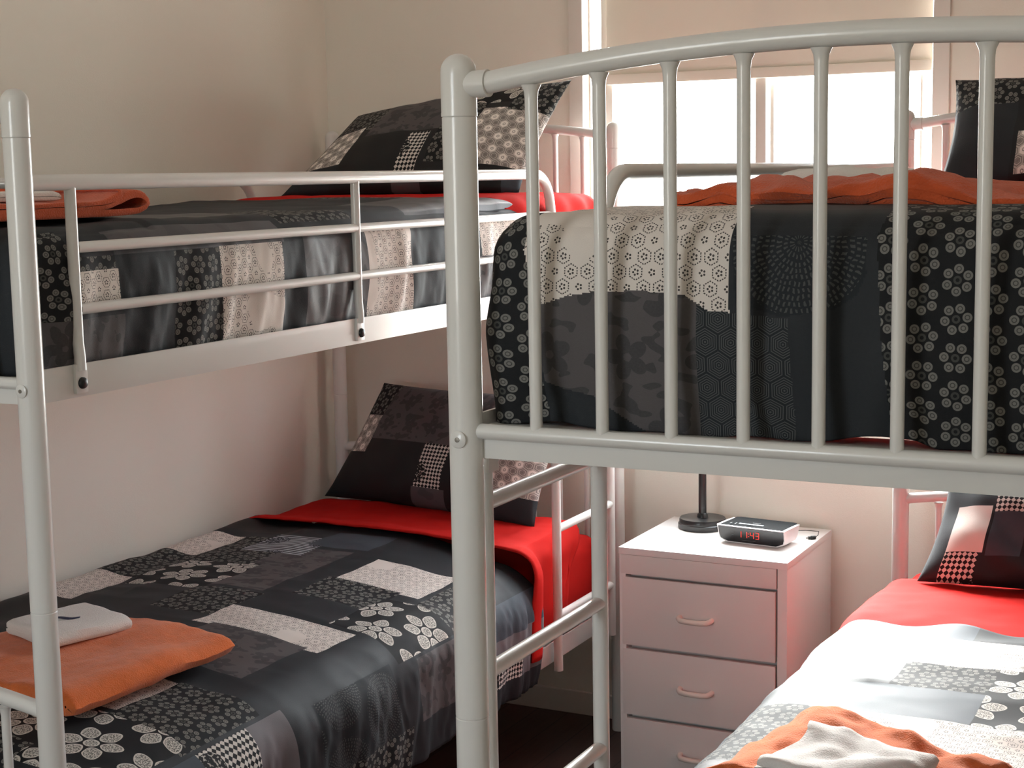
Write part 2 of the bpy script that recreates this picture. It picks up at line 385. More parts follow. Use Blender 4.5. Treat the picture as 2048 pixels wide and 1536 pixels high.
# ------------------------------------------------------------------ bunk beds
W, L = .7943, 1.95
HC, HJ, HG0, HG1, HG2, HST, HSB, HLJ, HBR = 1.497, 1.4347, 1.3764, 1.2886, 1.2047, 1.130, 1.0847, .8078, 1.1142
PR_ = .0177
def arc_pts(t0, t1, z0, rise, n=24):
    return [(t0 + (t1 - t0) * i / n, z0 + rise * (1 - (2 * i / n - 1) ** 2)) for i in range(n + 1)]
def bunk(loc, rz, label, rungs, ladder_bottom, lad):
    root = thing('bunk_bed', loc, label, 'bunk bed', None, rz); E = M['enamel']
    ends = [(0, 1), (L, -1)]
    for u, _ in ends:
        for t, sgn in ((0, 1), (W, -1)):
            b = MB(); r = PR_
            prof = [(r * .96, 0), (r, .004), (r, HLJ - .0050), (r, HLJ - .0012), (r - .0009, HLJ), (r, HLJ + .0012), (r, HLJ + .0050), (r, HJ - .0050), (r, HJ - .0012), (r - .0009, HJ)]
            b.lathe(prof, 28, (t, u, 0)); p = obj('post', b, E, root, angle=25)
            cap = MB(); rc = r + .0005; pr = [(rc, HJ), (rc, HC - rc)]
            for k in range(1, 9): a = PI / 2 * k / 8; pr.append((max(rc * math.cos(a), .0004), HC - rc + rc * math.sin(a)))
            cap.lathe(pr, 28, (t, u, 0))
            cap.tube([(t, u, 1.4655), (t + sgn * .034, u, 1.4665)], .0136, 20)
            cap.tube([(t, u, HJ + .0004), (t, u, HJ + .004)], rc + .0002, 28)
            obj('post_cap', cap, E, p)
            sc = MB(); d = -1 if u == 0 else 1
            sc.lathe([(.0001, 0), (.0088, 0), (.0092, .0012), (.0075, .0024), (.0001, .0026)], 18, (t, u + d * (PR_ - .0004), HSB + .0225), axis='-y')
            if d == 1:
                sc.v = [Vector((v.x, 2 * (u + d * (PR_ - .0004)) - v.y, v.z)) for v in sc.v]
            q = obj('screw', sc, E, p)
            sk = MB().lathe([(.0001, 0), (.0027, 0), (.0027, .001), (.0001, .0012)], 8, (t, u + d * (PR_ + .0019), HSB + .0225), axis='-y')
            if d == 1: sk.v = [Vector((v.x, 2 * (u + d * (PR_ + .0019)) - v.y, v.z)) for v in sk.v]
            for v in sk.v: v.x -= 0
            sko = obj('screw_socket', sk, M['steel'], p)
        # arched top rail, bars, bottom rail for the upper and the lower panel
        for (za, rise, zb, rb_) in ((1.4665, .0285, HBR, .0112), (.668, .030, .335, .0112)):
            pts = arc_pts(.030, W - .030, za, rise)
            if za < 1: pts = arc_pts(.010, W - .010, za, rise)
            obj('arched_rail', MB().tube([(t, u, z) for t, z in pts], rb_, 18), E, root)
            t_at = lambda t: za + rise * (1 - (2 * (t - .03) / (W - .06) - 1) ** 2)
            for k in range(10):
                t = .081 + .0728 * k
                if k == 9: t = W - .060
                zt = t_at(t)
                b = MB(); rr = .0065
                zs = [zb, zb + .01, zt - .024, zt - .017, zt - .011]
                b.tube([(t, u, z) for z in zs], [rr, rr, rr, rr * 1.12, rr * 1.55], 14)
                obj('panel_bar', b, E, root)
            obj('bottom_rail', MB().tube([(.008, u, zb), (W - .008, u, zb)], .0082, 16), E, root)
            s = 1 if u == 0 else -1
            y0, y1 = sorted((u + s * .004, u + s * .0085)); y2, y3 = sorted((u + s * .0085, u + s * .060))
            b = MB(); b.box(.012, W - .012, y0, y1, zb - .029, zb + .003, bev=.0012); b.box(.012, W - .012, y2, y3, zb, zb + .0035, bev=.001)
            obj('cross_beam', b, E, root)
    # side rails (angle section) for both beds
    for (zb, zt) in ((HSB, HST), (.280, .325)):
        for t, sgn in ((0, 1), (W, -1)):
            x0, x1 = sorted((t + sgn * .003, t + sgn * .0075)); x2, x3 = sorted((t + sgn * .0075, t + sgn * .032))
            b = MB(); b.box(x0, x1, .013, L - .013, zb, zt, bev=.0012); b.box(x2, x3, .045, L - .045, zb + .012, zb + .0155, bev=.001)
            obj('side_rail', b, E, root)
        b = MB(); ns = 13
        for k in range(ns):
            u = .12 + (L - .24) * k / (ns - 1)
            b.box(.0125, W - .0125, u - .022, u + .022, zb + .0160, zb + .0225, bev=.002)
        obj('slat_base', b, E, root)
    # guard rails, both long sides
    for t, side in ((0, -1), (W, 1)):
        x = t + side * -.001
        g = MB(); pts = [(x, L - .012, HG0), (x, .46, HG0)]
        uc, rr = .43, .075
        pts = [(x, L - .012, HG0)] + [(x, L - .012 - (L - .012 - (uc - 0)) * i / 10, HG0) for i in range(1, 11)]
        for k in range(1, 10):
            a = PI / 2 * k / 10; pts.append((x, uc - rr * math.sin(a), HG0 - rr * (1 - math.cos(a))))
        pts += [(x, uc - rr - .004, HG0 - rr - .012), (x, .340, 1.20), (x + side * .006, .331, 1.135), (x + side * .006, .331, 1.094)]
        gr = obj('guard_rail', g.tube(pts, .0108, 18), E, root)
        for gi, u in enumerate((1.856, 1.1452)):
            b = MB().tube([(x, u, HG0 - .004), (x, u, 1.16), (x + side * .002, u, 1.14), (x + side * .002, u, 1.122)], .0080, 16)
            b.box(*sorted((t - side * .003, t + side * .0030)), u - .0115, u + .0115, 1.0905, 1.131, bev=.002)
            p = obj('guard_post', b, E, root)
            c = MB(); pr = [(.0082, 0), (.0082, .0015), (.0070, .0042), (.0045, .0056), (.0001, .0060)]
            c.lathe([(.0001, -.001)] + pr, 18, (0, 0, 0), axis='x')
            c.v = [Vector((t + side * .003 + side * v.x, u + v.y, 1.1045 + v.z)) for v in c.v]
            obj('bolt', c, M['black_plastic'], root)
        for z in (HG1, HG2):
            obj('guard_bar', MB().tube([(x, 1.851, z), (x, .350 if z > 1.25 else .341, z)], .0077, 16), E, root)
    # ladder hooked on the aisle side
    xl = -.0125; la, lb = lad
    ladder = bpy.data.objects.new('ladder', None); COL.objects.link(ladder); ladder.parent = root; ladder.empty_display_size = .05
    for u in (la, lb):
        b = MB().tube([(xl, u, ladder_bottom), (xl, u, 1.070), (xl + .001, u, 1.085)], .0104, 18)
        b.box(xl + .006, xl + .0135, u - .012, u + .012, 1.060, 1.125, bev=.002)
        obj('stile', b, E, ladder)
        obj('bolt', MB().lathe([(.0001, 0), (.005, 0), (.004, .003), (.0001, .004)], 12, (xl - .0005, u + .0085, .298), axis='-y'), M['black_plastic'], ladder)
    for z in rungs: obj('rung', MB().tube([(xl, la + .004, z), (xl, lb - .004, z)], .0092, 16), E, ladder)
    return root
RX, RY = .7213, -.1308
bunk((RX, RY, 0), 0, 'white metal bunk bed with big arched foot rail in front, beside the white drawers', (1.025, .837, .647, .457, .267), .20, (.0592, .366))
bunk((0, L, 0), PI, 'white metal bunk bed standing along the bare cream side wall', (.970, .780, .5889, .3898), .264, (.070, .3743))

# ------------------------------------------------------------------ bedding
def lines(a, b, step, cuts):
    ks = sorted({round(a, 5), round(b, 5), *[round(c, 5) for c in cuts if a < c < b]}); out = [ks[0]]
    for p, q in zip(ks, ks[1:]):
        n = max(1, int(math.ceil((q - p) / step)))
        out += [p + (q - p) * i / n for i in range(1, n + 1)]
    return out
def inpoly(p, poly):
    c = False; j = len(poly) - 1
    for i in range(len(poly)):
        a, b = poly[i], poly[j]
        if (a[1] > p[1]) != (b[1] > p[1]) and p[0] < (b[0] - a[0]) * (p[1] - a[1]) / (b[1] - a[1]) + a[0]: c = not c
        j = i
    return c
def shell(name, x0, x1, y0, y1, z0, z1, r, step=.008, foot=True, layout=(), polys=(), base='char', mats=None, disp=None, thick=.012, parent=None, fstep=None, ystep=None, edge=None):
    """cloth draped over a bed: top, both long sides and (foot) the y0 end; uv = unfolded cloth in metres.
    layout: rectangles (s0, s1, t0, t1, kind)"""
    H = z1 - z0
    sl = lines(x0 - H, x1 + H, step, [x0, x1] + [q for l in layout for q in l[:2]])
    if fstep:
        sl = sorted(set(lines(x0 - H, x0, step, []) + lines(x0, x1, fstep, [x0, x1]) + lines(x1, x1 + H, step, [])))
    tl = lines(y0 - (H if foot else 0), y1, ystep or step, [y0] + [q for l in layout for q in l[2:4]])
    if fstep and foot: tl = lines(y0 - H, y0 + .03, fstep, [y0]) + lines(y0 + .03, y1, step, [q for l in layout for q in l[2:4]])[1:]
    xm, ym = (x0 + x1) / 2, (y0 + y1) / 2
    lo = Vector((x0 + r, y0 + r if foot else -1e9, -1e9)); hi = Vector((x1 - r, 1e9, z1 - r))
    def pt(s, t):
        z = z1; x, y = s, t
        if s < x0: x = x0; z = z1 - (x0 - s)
        elif s > x1: x = x1; z = z1 - (s - x1)
        if t < y0 and foot: y = y0; z = min(z, z1 - (y0 - t))
        q = Vector((x, y, z)); c = Vector((min(max(q.x, lo.x), hi.x), max(q.y, lo.y), min(q.z, hi.z)))
        n = Vector([r * math.tan(PI / 4 * max(-1, min(1, e / r))) for e in q - c])
        if n.length > 1e-9: n.normalize(); p = c + n * r
        else: n = Vector((0, 0, 1)); p = q
        if disp:
            dv = disp(p, n, s, t)
            p = p + (dv if isinstance(dv, Vector) else n * dv)
        if edge: p = p + edge(s, t)
        return p
    def arc(a, e, sg):
        # cloth length measured round the rounded edge at e
        d = (a - e) * sg + r
        return a if d <= 0 else e + sg * (-r + (d * PI / 4 if d < 2 * r else PI / 2 * r + d - 2 * r))
    gu = [arc(arc(q, x0, -1), x1, 1) for q in sl]; gv = [arc(q, y0, -1) if foot else q for q in tl]
    idx = {}; vs = []; fs = []; fm = []; uvs = []
    mats = mats or [PR[k] for k in KINDS]
    def vid(i, j):
        if (i, j) not in idx: idx[(i, j)] = len(vs); vs.append(pt(sl[i], tl[j]))
        return idx[(i, j)]
    for j in range(len(tl) - 1):
        for i in range(len(sl) - 1):
            cs, ct = (sl[i] + sl[i + 1]) / 2, (tl[j] + tl[j + 1]) / 2
            if foot and ct < y0 and (cs < x0 or cs > x1): continue
            fs.append((vid(i, j), vid(i + 1, j), vid(i + 1, j + 1), vid(i, j + 1)))
            uvs.append([(gu[i], gv[j]), (gu[i + 1], gv[j]), (gu[i + 1], gv[j + 1]), (gu[i], gv[j + 1])])
            kind = base
            for (a, b_, c, d, k) in layout:
                if a <= cs <= b_ and c <= ct <= d: kind = k
            for (poly, k) in polys:
                if inpoly((cs, ct), poly): kind = k
            fm.append(KINDS.index(kind) if len(mats) > 1 else 0)
    me = bpy.data.meshes.new(name); org = Vector((xm, ym, z0)); me.from_pydata([v - org for v in vs], [], fs)
    for m in mats: me.materials.append(m)
    uvl = me.uv_layers.new(name='cloth'); k = 0
    for p, mi, uv4 in zip(me.polygons, fm, uvs):
        p.material_index = mi; p.use_smooth = True
        for q in range(4): uvl.data[p.loop_start + q].uv = uv4[q]
    bm = bmesh.new(); bm.from_mesh(me); bmesh.ops.remove_doubles(bm, verts=bm.verts, dist=1e-5)
    bmesh.ops.recalc_face_normals(bm, faces=bm.faces)
    up = max(bm.faces, key=lambda f: f.calc_center_median().z)
    if up.normal.z < 0: bmesh.ops.reverse_faces(bm, faces=bm.faces)
    bm.to_mesh(me); bm.free()
    o = link(name, me, parent)
    if not parent: o.location = org
    if thick:
        md = o.modifiers.new('thickness', 'SOLIDIFY'); md.thickness = thick; md.offset = -1
    return o
def folds(seed, amp=.004, drape=.007, crown=.0, box=None):
    x0, x1, y0, y1, z0, z1 = box
    def f(p, n, s, t):
        d = amp * (fbm(p, 5, seed) + .5 * fbm(p, 13, seed + 3))
        # long soft creases running across
        c = noise.noise(Vector((s * 3.5 + seed, t * 11, seed))); d += amp * .8 * (1 - abs(c) * 2.2) * .5
        dr = max(0, x0 - s, s - x1, y0 - t)
        if dr > 0:
            w = min(1, dr / .1)
            along = t if (s < x0 or s > x1) else s
            d += drape * w * (noise.noise(Vector((along * 19 + dr * 4, dr * 4 + seed, seed * 2))) * 1.0 + .5 * noise.noise(Vector((along * 44 + dr * 9, dr * 7, seed))) + .22 * noise.noise(Vector((along * 85 - dr * 22, dr * 16, seed + 5)))) 
            d += .010 * math.sin(min(1, dr / (z1 - z0)) * PI) 
        else:
            d += crown * (1 - ((s - (x0 + x1) / 2) / ((x1 - x0) / 2)) ** 2) * sm(0, .09, min(s - x0, x1 - s, t - y0))
        return d
    return f

def mattress(x0, x1, y0, y1, z0, z1, label, seed):
    b = MB(); r = .035
    bm = bmesh.new(); bmesh.ops.create_cube(bm, size=1)
    for v in bm.verts: v.co = Vector(((x0 + x1) / 2 + v.co.x * (x1 - x0), (y0 + y1) / 2 + v.co.y * (y1 - y0), (z0 + z1) / 2 + v.co.z * (z1 - z0)))
    bmesh.ops.bevel(bm, geom=bm.edges[:], offset=r, segments=5, affect='EDGES', profile=.5)
    bmesh.ops.subdivide_edges(bm, edges=[e for e in bm.edges if e.calc_length() > .15], cuts=24, use_grid_fill=True)
    for v in bm.verts:
        v.co.z += .0018 * fbm(v.co, 9, seed)
    b.bm(bm)
    o = obj('mattress', b, M['red'], None, ((x0 + x1) / 2, (y0 + y1) / 2, z0))
    return tag(o, label, 'mattress', None)

ROWS = 'duvet'
# --- upper bed along the side wall
mattress(-.765, -.044, .080, 1.915, 1.120, 1.301, 'red sheeted mattress on the upper bed along the bare side wall', 1)
bx = (-.778, -.016, .030, 1.470, 1.118, 1.318)
def sx(z, x1, z1): return x1 + (z1 - z)
S = lambda z: sx(z, bx[1], bx[5])
lay = [(-.78, -.5, 1.2, 1.6, 'black'), (-.4, -.1, .35, .62, 'satin'), (-.45, -.2, 1.30, 1.46, 'small'), (-.2, -.016, 1.02, 1.5, 'satin'), (-.22, -.016, .62, .84, 'small'), (-.6, -.4, .5, .8, 'black'), (-.5, -.44, .40, .58, 'cream'),
       (S(1.335), S(1.19), -.05, .100, 'small'), (S(1.19), S(1.118), -.05, .20, 'grey'), (S(1.275), S(1.25), .1, .19, 'small'), (S(1.255), S(1.198), .105, .195, 'hex'),
       (S(1.33), S(1.275), .19, .6, 'satin'), (S(1.274), S(1.118), .316, .425, 'small'), (S(1.276), S(1.118), .425, .592, 'hex'),
       (S(1.30), S(1.118), .655, .815, 'satin'), (S(1.30), S(1.118), .60, .655, 'char'), (S(1.30), S(1.118), .815, .85, 'grey'), (S(1.284), S(1.118), .85, 1.005, 'hex'), (S(1.30), S(1.284), .85, 1.005, 'small'),
       (S(1.285), S(1.215), 1.275, 1.44, 'hex'), (S(1.215), S(1.118), 1.2, 1.45, 'grey')]
fo = folds(2.3, .0045, .009, .001, bx)
def f1(p, n, s, t):
    d = fo(p, n, s, t)
    d += .016 * math.exp(-((t - .11) / .07) ** 2) * sm(.02, .1, s - bx[1]) * .35       # the corner bulging over the rail
    d += .012 * math.exp(-((t - 1.35) / .25) ** 2) * (1 if s < bx[1] else .2)
    if t < .3 and s < bx[1]: d -= .004
    return d
def e1(s, t):
    v = Vector((0, 0, 0))
    q = sm(1.33, 1.47, t)
    v.y += q * .05 * sm(0, -.76, s)                                               # head edge runs back towards the wall
    v.y += q * .012 * math.sin(s * 22)
    return v
o = shell('duvet', *bx, .05, .008, True, lay, (), 'char', None, f1, .012, edge=e1)
tag(o, 'dark patchwork duvet tucked behind the guard rail of the upper bed along the side wall', 'duvet', 'patchwork duvets')
sb = (-.775, -.020, 1.43, 1.90, 1.215, 1.328)
o = shell('bed_sheet', *sb, .045, .012, False, (), (), 'char', [M['red']], lambda p, n, s, t: .003 * fbm(p, 14, 5) + .004 * math.sin(t * 60 + s * 9) * max(0, min(1, (s - sb[1] + .05) / .1)) + .007 * sm(1.42, 1.52, t) * (1 - sm(1.75, 1.9, t)), .004)
tag(o, 'folded back red sheet below the pillow of the upper bed by the side wall', 'sheet', 'red sheets')

# --- lower bed along the side wall
mattress(-.775, -.030, .095, 1.915, .3035, .505, 'red sheeted mattress on the lower bed along the bare side wall', 4)
bx2 = (-.834, .020, .045, 1.500, .292, .543)
S2 = lambda z: bx2[1] + (bx2[5] - z)
lay2 = [(-.83, -.55, .45, .88, 'black'), (-.83, -.6, .05, .45, 'grey'), (-.45, -.25, .62, .86, 'char'), (-.66, -.50, .70, .98, 'char'),
        (-.62, -.36, .98, 1.32, 'grey'), (-.84, -.68, .975, 1.19, 'small'), (-.68, -.49, .94, 1.16, 'big'), (-.84, -.69, 1.19, 1.36, 'hex'), (-.69, -.52, 1.15, 1.36, 'small'),
        (-.84, -.69, .79, .975, 'hex'), (-.62, -.46, 1.26, 1.39, 'stripe'), (-.50, -.34, 1.34, 1.45, 'slate'), (-.84, -.6, 1.39, 1.5, 'black'),
        (-.50, -.345, .80, .965, 'small'), (-.350, -.070, .74, .870, 'hex'), (-.285, -.085, 1.125, 1.30, 'hex'), (-.30, -.13, .995, 1.135, 'small'),
        (-.14, .055, .885, 1.09, 'big'), (-.07, .07, 1.09, 1.24, 'small'), (-.025, .055, .80, .885, 'char'),
        (-.31, -.10, .555, .755, 'grey'), (-.285, -.165, .315, .47, 'hex'), (-.165, .01, .28, .48, 'small'), (-.30, -.0, .10, .30, 'big'), (-.83, -.3, .05, .36, 'black'), (-.36, -.18, .05, .15, 'small'),
        (S2(.543), S2(.44), .305, .430, 'check'), (S2(.543), S2(.42), .430, .525, 'light'), (S2(.543), S2(.41), .12, .305, 'slate'),
        (S2(.42), S2(.28), .05, .5, 'black'), (S2(.52), S2(.37), .60, .86, 'burst'), (S2(.375), S2(.292), .52, .90, 'small'), (S2(.500), S2(.33), .94, 1.22, 'grey'), (S2(.37), S2(.292), .9, 1.2, 'char'),
        (S2(.52), S2(.44), 1.24, 1.5, 'slate'), (S2(.44), S2(.34), 1.24, 1.5, 'light'), (S2(.40), S2(.34), 1.2, 1.36, 'check')]
fo2 = folds(6.1, .006, .010, .014, bx2)
def f2(p, n, s, t):
    d = fo2(p, n, s, t)
    if s < -.62 and n.z > .2: return n * d + Vector((0, 0, .026 * sm(-.70, -.82, s) + .006 * noise.noise(Vector((t * 6, 2, 1)))))
    return d
def e2(s, t):
    q = sm(1.30, 1.5, t); v = Vector((0, 0, 0))
    v.y += q * (.055 * sm(0, -.7, s) - .05 * sm(-.25, .1, s) + .008 * math.sin(s * 17))
    v.z -= .018 * sm(-.32, -.06, s)
    return v
o = shell('duvet', *bx2, .085, .008, True, lay2, (), 'char', None, f2, .012, edge=e2)
tag(o, 'dark patchwork duvet on the lower bed under a folded orange towel, along the side wall', 'duvet', 'patchwork duvets')
sb2 = (-.806, .024, 1.455, 1.80, .335, .552)
def fs2(p, n, s, t):
    d = .004 * fbm(p, 8, 11) + .0025 * fbm(p, 26, 2)
    if s > sb2[1]: d += (.009 - .006 * sm(1.48, 1.56, t)) * math.sin(t * 42 + s * 6) * min(1, (s - sb2[1]) / .12)
    d += .012 * sm(1.58, 1.47, t) + .012 * (1 - ((s + .39) / .42) ** 2 if s < sb2[1] else 0)
    return d
def es2(s, t):
    q = sm(1.62, 1.455, t); v = Vector((0, 0, 0))
    v.y += q * (.055 * sm(0, -.7, s) - .02 * sm(-.25, .1, s))
    hang = max(0, s - sb2[1])
    v.y -= q * hang * .18; v.y -= sm(1.7, 1.80, t) * hang * .9
    v.x -= sm(1.47, 1.57, t) * .044 * sm(sb2[1] - .1, sb2[1], s)
    return v
o = shell('bed_sheet', *sb2, .05, .012, False, (), (), 'char', [M['red']], fs2, .004, edge=es2)
tag(o, 'turned down red sheet draped over the shaded lower bed along the side wall', 'sheet', 'red sheets')

# --- upper bed next to the drawers
mattress(.760, 1.478, -.020, 1.775, 1.120, 1.312, 'red sheeted mattress on the upper bed behind the arched foot rail', 7)
bx3 = (.733, 1.508, -.098, 1.36, 1.117, 1.333)
Tz = lambda z: bx3[2] - (bx3[5] - z)
P3 = lambda pts: [(x, Tz(z)) for x, z in pts]
polys = [(P3([(.66, 1.36), (.782, 1.36), (.778, 1.30), (.794, 1.245), (.797, 1.155), (.80, 1.11), (.66, 1.11)]), 'small'),
         (P3([(.782, 1.40), (.778, 1.30), (.794, 1.243), (.825, 1.253), (.858, 1.259), (.91, 1.26), (.952, 1.257), (.966, 1.249), (.978, 1.2425), (.999, 1.241), (.998, 1.40)]), 'hex'),
         (P3([(.794, 1.243), (.825, 1.253), (.858, 1.259), (.91, 1.26), (.952, 1.257), (.966, 1.249), (.966, 1.11), (.92, 1.11), (.88, 1.135), (.853, 1.152), (.82, 1.156), (.800, 1.164), (.796, 1.19)]), 'grey'),
         (P3([(.966, 1.249), (.978, 1.2425), (.999, 1.241), (1.057, 1.236), (1.064, 1.11), (.966, 1.11)]), 'hexring'),
         (P3([(1.0, 1.318), (1.128, 1.318), (1.13, 1.28), (1.122, 1.26), (1.10, 1.245), (1.05, 1.238), (1.005, 1.25)]), 'burst'),
         (P3([(1.147, 1.40), (1.138, 1.32), (1.145, 1.22), (1.150, 1.18), (1.156, 1.11), (1.32, 1.11), (1.32, 1.40)]), 'small'),
         (P3([(1.32, 1.40), (1.32, 1.23), (1.52, 1.23), (1.52, 1.40)]), 'hex')]
lay3 = [(.74, .98, -.05, .3, 'hex'), (.98, 1.2, -.05, .3, 'black'), (1.14, 1.35, -.05, .25, 'small'), (.74, .95, .3, .7, 'satin'), (.95, 1.2, .4, .7, 'small'), (.75, 1.0, .7, 1.1, 'black'), (1.2, 1.5, .3, .7, 'hex'), (1.1, 1.4, .8, 1.2, 'satin')]
fo3 = folds(9.4, .0035, .004, .008, bx3)
def f3(p, n, s, t):
    d = fo3(p, n, s, t)
    if t < bx3[2]:
        dr = bx3[2] - t
        d += .0045 * math.exp(-(((s - .99) - (dr - .12) * .7) / .012) ** 2) * sm(.10, .16, dr)      # soft diagonal crease
        d -= .007 * math.exp(-((s - .80) / .02) ** 2) * sm(.16, .2, dr)
    if s < bx3[0] + .02: d -= .0 + .010 * sm(.0, .2, t)
    return d
def e3(s, t):
    v = Vector((0, 0, 0))
    if t < bx3[2]:
        dr = bx3[2] - t; q = sm(.15, .213, dr)
        v.z += q * (.006 * noise.noise(Vector((s * 13, 3, 1))) + .002 + .008 * sm(1.09, 1.15, s) * (1 - sm(1.17, 1.2, s)))
        v.x -= .010 * sm(.05, .12, dr) * (1 - sm(.733, .80, s)) 
    v.y += sm(1.25, 1.36, t) * .01 * math.sin(s * 20)
    return v
o = shell('duvet', *bx3, .038, .010, True, lay3, polys, 'char', None, f3, .010, fstep=.0017, edge=e3)
tag(o, 'dark and cream patchwork duvet tucked in behind the arched foot rail of the upper bed', 'duvet', 'patchwork duvets')

# --- lower bed next to the drawers
mattress(.760, 1.488, -.035, 1.780, .3035, .528, 'red sheeted mattress on the lower bed beside the white drawers', 12)
bx4 = (.733, 1.530, -.085, 1.235, .300, .552)
lay4 = [(.55, .93, .90, 1.20, 'light'), (.83, 1.0, 1.13, 1.24, 'slate'), (.6, .80, 1.13, 1.24, 'hexgrey'), (.935, 1.10, 1.0, 1.16, 'hex'), (1.10, 1.3, 1.0, 1.16, 'hexgrey'),
        (.925, 1.075, .865, 1.0, 'small'), (1.075, 1.28, .70, 1.0, 'big'), (.55, .79, .74, .90, 'char'), (.79, 1.075, .735, .87, 'slate'), (.55, .73, .3, .76, 'slate'),
        (.735, .865, .48, .735, 'small'), (.89, 1.2, .52, .735, 'hex'), (1.0, 1.3, .3, .52, 'black'), (.74, 1.0, .1, .48, 'grey')]
fo4 = folds(14.2, .005, .007, .014, bx4)
def f4(p, n, s, t):
    d = fo4(p, n, s, t)
    d += .006 * math.exp(-((t - .885 - (s - .87) * -.12) / .012) ** 2) * (1 - abs(sm(.80, .98, s) * 2 - 1))
    d += .006 * math.sin(s * 34) * sm(1.16, 1.235, t)
    return d
o = shell('duvet', *bx4, .055, .008, True, lay4, (), 'char', None, f4, .012, edge=lambda s, t: Vector((0, sm(1.1, 1.235, t) * .012 * math.sin(s * 16), 0)))
tag(o, 'patchwork duvet in bright window light on the lower bed beside the white drawers', 'duvet', 'patchwork duvets')
sb4 = (.738, 1.500, 1.215, 1.60, .32, .548)
o = shell('bed_sheet', *sb4, .045, .012, False, (), (), 'char', [M['red']], lambda p, n, s, t: .004 * fbm(p, 7, 3) + .002 * fbm(p, 24, 8) + .010 * sm(1.20, 1.3, t) * (1 - sm(1.4, 1.6, t)), .004)
tag(o, 'smooth red sheet between duvet and pillow on the lower bed beside the white drawers', 'sheet', 'red sheets')

# ------------------------------------------------------------------ pillows
def pillow(corners, label, lay, seed, base='black', T=.13, bend=.0, wr=.006):
    """corners BL, BR, TR, TL of the front outline in world space"""
    BL, BR, TR, TL = [Vector(c) for c in corners]
    w = ((BR - BL).length + (TR - TL).length) / 2; h = ((TL - BL).length + (TR - BR).length) / 2
    lay = [(a * w, b * w, c * h, d * h, k) for a, b, c, d, k in lay]
    nrm = (BR - BL).cross(TL - BL).normalized()          # faces the viewer (towards -y)
    us = lines(0, w, .009, [q for l in lay for q in l[:2]]); vs_ = lines(0, h, .009, [q for l in lay for q in l[2:4]])
    vs = []; fs = []; fm = []; uvs = []
    def P(a, b, side):
        u, v = max(-1, min(1, 2 * a / w - 1)), max(-1, min(1, 2 * b / h - 1))
        ui = u * (1 - .045 * (1 - v * v)); vi = v * (1 - .055 * (1 - u * u))
        A, B = (ui + 1) / 2, (vi + 1) / 2
        p = (BL * (1 - A) + BR * A) * (1 - B) + (TL * (1 - A) + TR * A) * B
        th = T / 2 * ((1 - abs(u) ** 2.6) * (1 - abs(v) ** 2.4)) ** .62 + .002
        q = Vector((a, b, side))
        inn = (1 - u ** 6) * (1 - v ** 6)
        th += wr * inn * (noise.noise(Vector((a * 7 + seed, b * 7, seed))) + .7 * noise.noise(Vector((a * 17 + b * 6, b * 15 + seed, 3)))) 
        return p + nrm * (th * side) + nrm * bend * (1 - v) * .5 * (1 - v)
    nu, nv = len(us), len(vs_)
    for side in (1, -1):
        o = len(vs)
        for j in range(nv):
            for i in range(nu): vs.append(P(us[i], vs_[j], side if 0 < i < nu - 1 and 0 < j < nv - 1 else 0))
        for j in range(nv - 1):
            for i in range(nu - 1):
                f = [o + j * nu + i, o + j * nu + i + 1, o + (j + 1) * nu + i + 1, o + (j + 1) * nu + i]
                uv = [(us[i], vs_[j]), (us[i + 1], vs_[j]), (us[i + 1], vs_[j + 1]), (us[i], vs_[j + 1])]
                if side < 0: f.reverse(); uv.reverse()
                cs, ct = (us[i] + us[i + 1]) / 2, (vs_[j] + vs_[j + 1]) / 2; k = base
                for (a, b, c, d, kk) in lay:
                    if a <= cs <= b and c <= ct <= d: k = kk
                fs.append(f); fm.append(KINDS.index(k)); uvs.append(uv)
    me = bpy.data.meshes.new('pillow'); org = (BL + BR) / 2; me.from_pydata([v - org for v in vs], [], fs)
    for k in KINDS: me.materials.append(PR[k])
    ul = me.uv_layers.new(name='cloth')
    for p, mi, uv in zip(me.polygons, fm, uvs):
        p.material_index = mi; p.use_smooth = True
        for q in range(4): ul.data[p.loop_start + q].uv = uv[q]
    bm = bmesh.new(); bm.from_mesh(me); bmesh.ops.remove_doubles(bm, verts=bm.verts, dist=1e-5); bm.to_mesh(me); bm.free()
    o = link('pillow', me); o.location = org
    return tag(o, label, 'pillow', 'patchwork pillows')
pillow([(-.745, 1.640, 1.334), (-.090, 1.620, 1.336), (-.055, 1.835, 1.592), (-.665, 1.875, 1.530)],
       'patchwork pillow leaning on the head rail of the upper bed along the side wall',
       [(.03, .21, .20, .60, 'hexgrey'), (0, .25, .62, 1, 'small'), (.21, .27, .55, 1, 'small'), (.25, .60, .46, 1, 'grey'), (.21, .60, 0, .46, 'black'), (.0, .21, 0, .2, 'char'), (.48, .57, .08, .44, 'check'), (.48, .6, 0, .08, 'satin'),
        (.60, .84, .74, 1, 'big'), (.60, .74, .14, .74, 'small'), (.74, 1, .16, .68, 'hexgrey'), (.84, 1, .66, 1, 'small'), (.60, 1, 0, .16, 'black'), (.93, 1, 0, .13, 'slate')], 1.5, T=.11)
pillow([(-.785, 1.845, .553), (-.100, 1.690, .556), (-.075, 1.845, .850), (-.630, 1.905, .850)],
       'patchwork pillow leaning in the shade on the lower bed along the side wall',
       [(0, .14, .40, .72, 'hexgrey'), (0, .16, .72, 1, 'small'), (.14, .72, .52, 1, 'grey'), (.47, .60, .16, .52, 'check'), (.46, .62, 0, .16, 'satin'), (.66, .80, 0, .55, 'small'), (.76, 1, .20, .66, 'hexgrey'), (.72, 1, .66, 1, 'big'), (.8, 1, 0, .2, 'char')], 3.2, T=.13)
